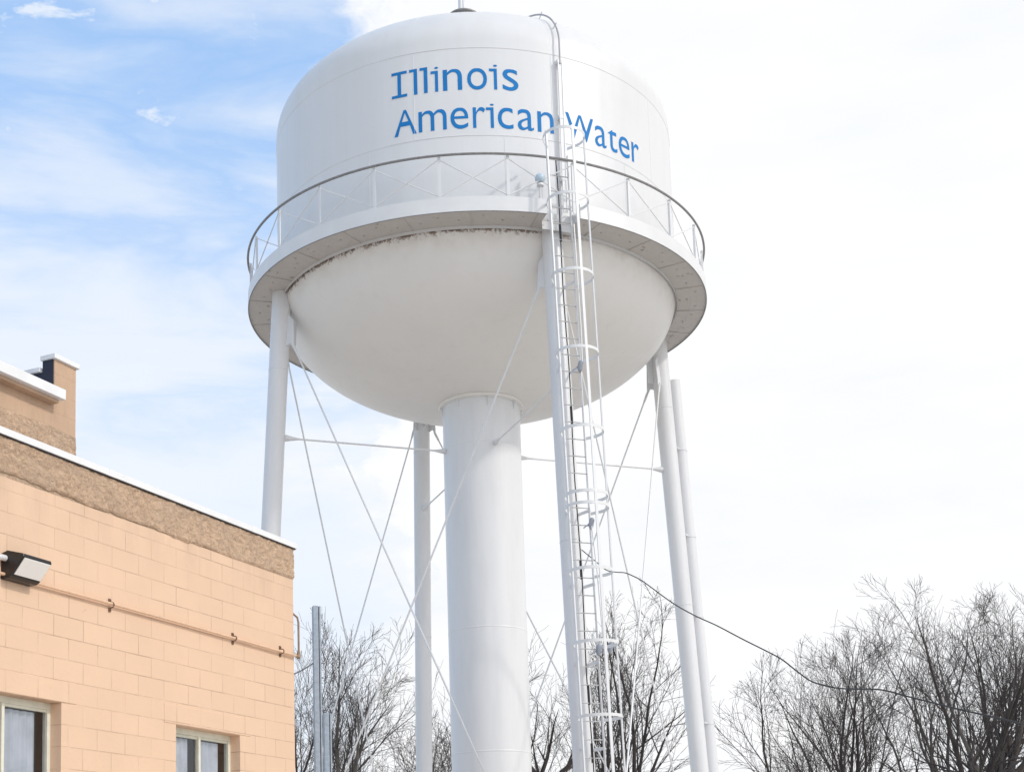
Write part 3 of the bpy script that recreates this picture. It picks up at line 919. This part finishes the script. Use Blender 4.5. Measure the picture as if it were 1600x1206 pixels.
tag(mb.build('overhead_cable', 'black_cable'), 'dark overhead cable sagging with kinks from the tower ladder to the right', 'cable')

# ------------------------------------------------------------------ bare trees
def tube_fast(mb, pts, rs, n):
    mb.tube(pts, rs, n, cap=False)
def bare_tree(px, Y, top_px, spread, seed, label, tr=.16, fork=.35, mains=4, lean=(0, 0), barkm='bark_dark', dens=1.0, levels=4, upright=.5, wig=.16, tilt=(18, 45)):
    base = bear(px, Y); top = bear(px, Y, top_px)
    H = top.z
    rnd = random.Random(seed)
    root = tag(empty('bare_tree', (base.x, base.y, 0)), label, 'tree', 'leafless trees behind the tower')
    big, small = MB(), MB()
    twig_r = .0052 * Y / 45
    def rv(): return Vector((rnd.uniform(-1, 1), rnd.uniform(-1, 1), rnd.uniform(-1, 1)))
    Rw = spread * 1.12 / 2305.46 * (base.y + 26.772)
    zc = H * .62; ecx, ecy = lean[0] * H * .6, lean[1] * H * .6
    def outside(p):
        if p.z < zc: q = Vector(((p.x - ecx) / Rw, (p.y - ecy) / Rw, (p.z - zc) / (H * .55)))
        else: q = Vector(((p.x - ecx) / Rw, (p.y - ecy) / Rw, (p.z - zc) / (H - zc)))
        l_ = q.length
        return l_ > 1.0 + .22 * noise.noise(q / max(l_, .01) * 2.3 + Vector((seed, 0, 0))) + .05 * rnd.random()
    def grow(p, d, L, r, lvl, up):
        if lvl > 1 and outside(p): return
        step = max(.12, min(.5, L / 7)); n = max(3, int(L / step)); step = L / n
        pts = [p.copy()]; rs = [r]; dd = d.normalized(); curl = rv() * wig * .5
        for i in range(n):
            w = wig * (.75 + .10 * lvl)
            dd = (dd + rv() * w + curl * .35 + Vector((0, 0, up * (.16 if lvl < 2 else .22)))).normalized()
            p = p + dd * step
            pts.append(p.copy())
            if lvl > 0 and outside(p): break
        n = len(pts) - 1
        rs = [max(twig_r * .8, r * (1 - .92 * (i / n) ** 1.15)) for i in range(n + 1)]
        Lc = step * n
        sides = 8 if r > .07 else (5 if r > .025 else 3)
        tube_fast(big if lvl <= 1 else small, pts, rs, sides)
        if lvl >= levels: return
        cnt = {0: mains + 3, 1: 10, 2: 9, 3: 6, 4: 4}[lvl] * (dens * max(.35, min(1.0, Lc / L + .15)) if lvl > 0 else 1)
        cnt = max(2, int(round(cnt * rnd.uniform(.85, 1.2))))
        az = rnd.uniform(0, 6.28)
        for c in range(cnt):
            t = (.55 + .45 * (c + 1) / cnt) if lvl == 0 else (.16 + .84 * (c + rnd.random() * .8) / cnt)
            t = min(t, 1.0)
            f = t * n; i0 = min(int(f), n - 1); pp = pts[i0].lerp(pts[i0 + 1], f - i0); rr = rs[i0] + (rs[i0 + 1] - rs[i0]) * (f - i0)
            dl = (pts[i0 + 1] - pts[i0]).normalized()
            az += 2.4 + rnd.uniform(-.5, .5)
            ax = dl.orthogonal().normalized(); ax = Matrix.Rotation(az, 3, dl) @ ax
            ang = R(rnd.uniform(*tilt)) if lvl == 0 else R(rnd.uniform(18, 44))
            nd = Matrix.Rotation(ang, 3, ax) @ dl
            if lvl == 0:
                rem = (H - pp.z) * rnd.uniform(.85, 1.1); nl = rem / max(.55, nd.z)
                nl = min(nl, (H - pp.z) * 1.25)
            else:
                nl = L * rnd.uniform(.34, .60) * (1.08 - .42 * t)
            if pp.z + nl * max(nd.z, 0) > H * 1.03: nl *= .72
            if lvl == 0: cr_ = r * rnd.uniform(.34, .50)
            else: cr_ = rr * rnd.uniform(.40, .60)
            cr_ = max(cr_, twig_r)
            grow(pp, nd, nl, cr_, lvl + 1, up * (1.0 if lvl < 2 else .7))
    L0 = H * fork
    d0 = Vector((lean[0], lean[1], 1)).normalized()
    grow(Vector((0, 0, -.1)), d0, L0, tr, 0, upright * .2)
    big.build('trunk', barkm, root, angle=60)
    small.build('crown', 'twig', root, angle=80)
    return root
TREES = [
    # px, distance, top px, spread, seed, label
    (592, 50, 918, 80, 11, 'grey trunked bare tree left of the rear tower leg', dict(dens=1.15, tr=.24, fork=.50, mains=6, tilt=(10, 32), barkm='bark_grey')),
    (536, 58, 945, 58, 12, 'slender bare tree between the steel posts and the grey trunked tree', dict(dens=1.15, tr=.13, fork=.42, mains=5, barkm='bark_grey')),
    (476, 52, 905, 52, 13, 'bare tree half hidden by the corner of the peach building', dict(dens=1.15, tr=.15, fork=.42, mains=5)),
    (505, 70, 1010, 60, 26, 'low tangled bare tree behind the two steel posts', dict(dens=1.15, tr=.12, fork=.35, mains=6, barkm='bark_grey')),
    (640, 66, 1040, 60, 14, 'low bare tree filling the gap before the rear tower leg', dict(dens=1.15, tr=.14, fork=.4, mains=5)),
    (684, 52, 940, 55, 15, 'bare tree seen between rear tower leg and riser pipe', dict(dens=1.15, tr=.16, fork=.4, mains=5)),
    (848, 42, 905, 70, 16, 'dark crooked bare tree right of the riser pipe', dict(dens=0.88, tr=.19, fork=.52, mains=5, lean=(.04, 0), wig=.24, tilt=(15, 50))),
    (950, 46, 940, 60, 17, 'twin stemmed bare tree behind the ladder cage', dict(dens=0.88, tr=.17, fork=.5, mains=5, lean=(-.02, 0))),
    (985, 50, 915, 85, 18, 'bare tree leaning right between ladder cage and right leg', dict(dens=0.88, tr=.19, fork=.42, mains=6, lean=(.10, 0), tilt=(12, 38))),
    (905, 64, 1020, 60, 19, 'low bare tree behind the front tower leg', dict(dens=0.88, tr=.12, fork=.4, mains=5)),
    (1250, 44, 1030, 78, 20, 'lowest bare tree leaning left at the edge of the right grove', dict(dens=1.00, tr=.15, fork=.42, mains=5, lean=(-.12, 0), tilt=(14, 40))),
    (1330, 52, 985, 105, 21, 'bushy bare tree left of the two big dark trunks', dict(dens=0.86, tr=.18, fork=.34, mains=7, tilt=(10, 36))),
    (1446, 42, 900, 200, 22, 'wide dark bare tree with forked limbs in the right grove', dict(dens=0.86, tr=.27, fork=.40, mains=7, lean=(-.03, 0), wig=.22, tilt=(24, 58))),
    (1505, 55, 905, 130, 23, 'tall bare tree behind the wide forked tree', dict(dens=0.86, tr=.20, fork=.42, mains=6, barkm='bark_grey')),
    (1552, 46, 905, 115, 24, 'upright grey brown bare tree near the right edge', dict(dens=0.86, tr=.24, fork=.52, mains=6, barkm='bark_grey', tilt=(10, 36))),
    (1628, 50, 915, 130, 25, 'bare tree cut off by the right edge of the view', dict(dens=0.86, tr=.20, fork=.42, mains=6)),
    (1375, 60, 925, 125, 27, 'thin bare tree rising behind the cable bend', dict(dens=0.86, tr=.15, fork=.4, mains=6, barkm='bark_grey')),
]
for (px, Y, tp, sp, sd_, lab, kw) in TREES:
    bare_tree(px, Y, tp, sp, sd_, lab, **kw)
print('verts', sum(len(o.data.vertices) for o in COL.objects if o.type == 'MESH'))
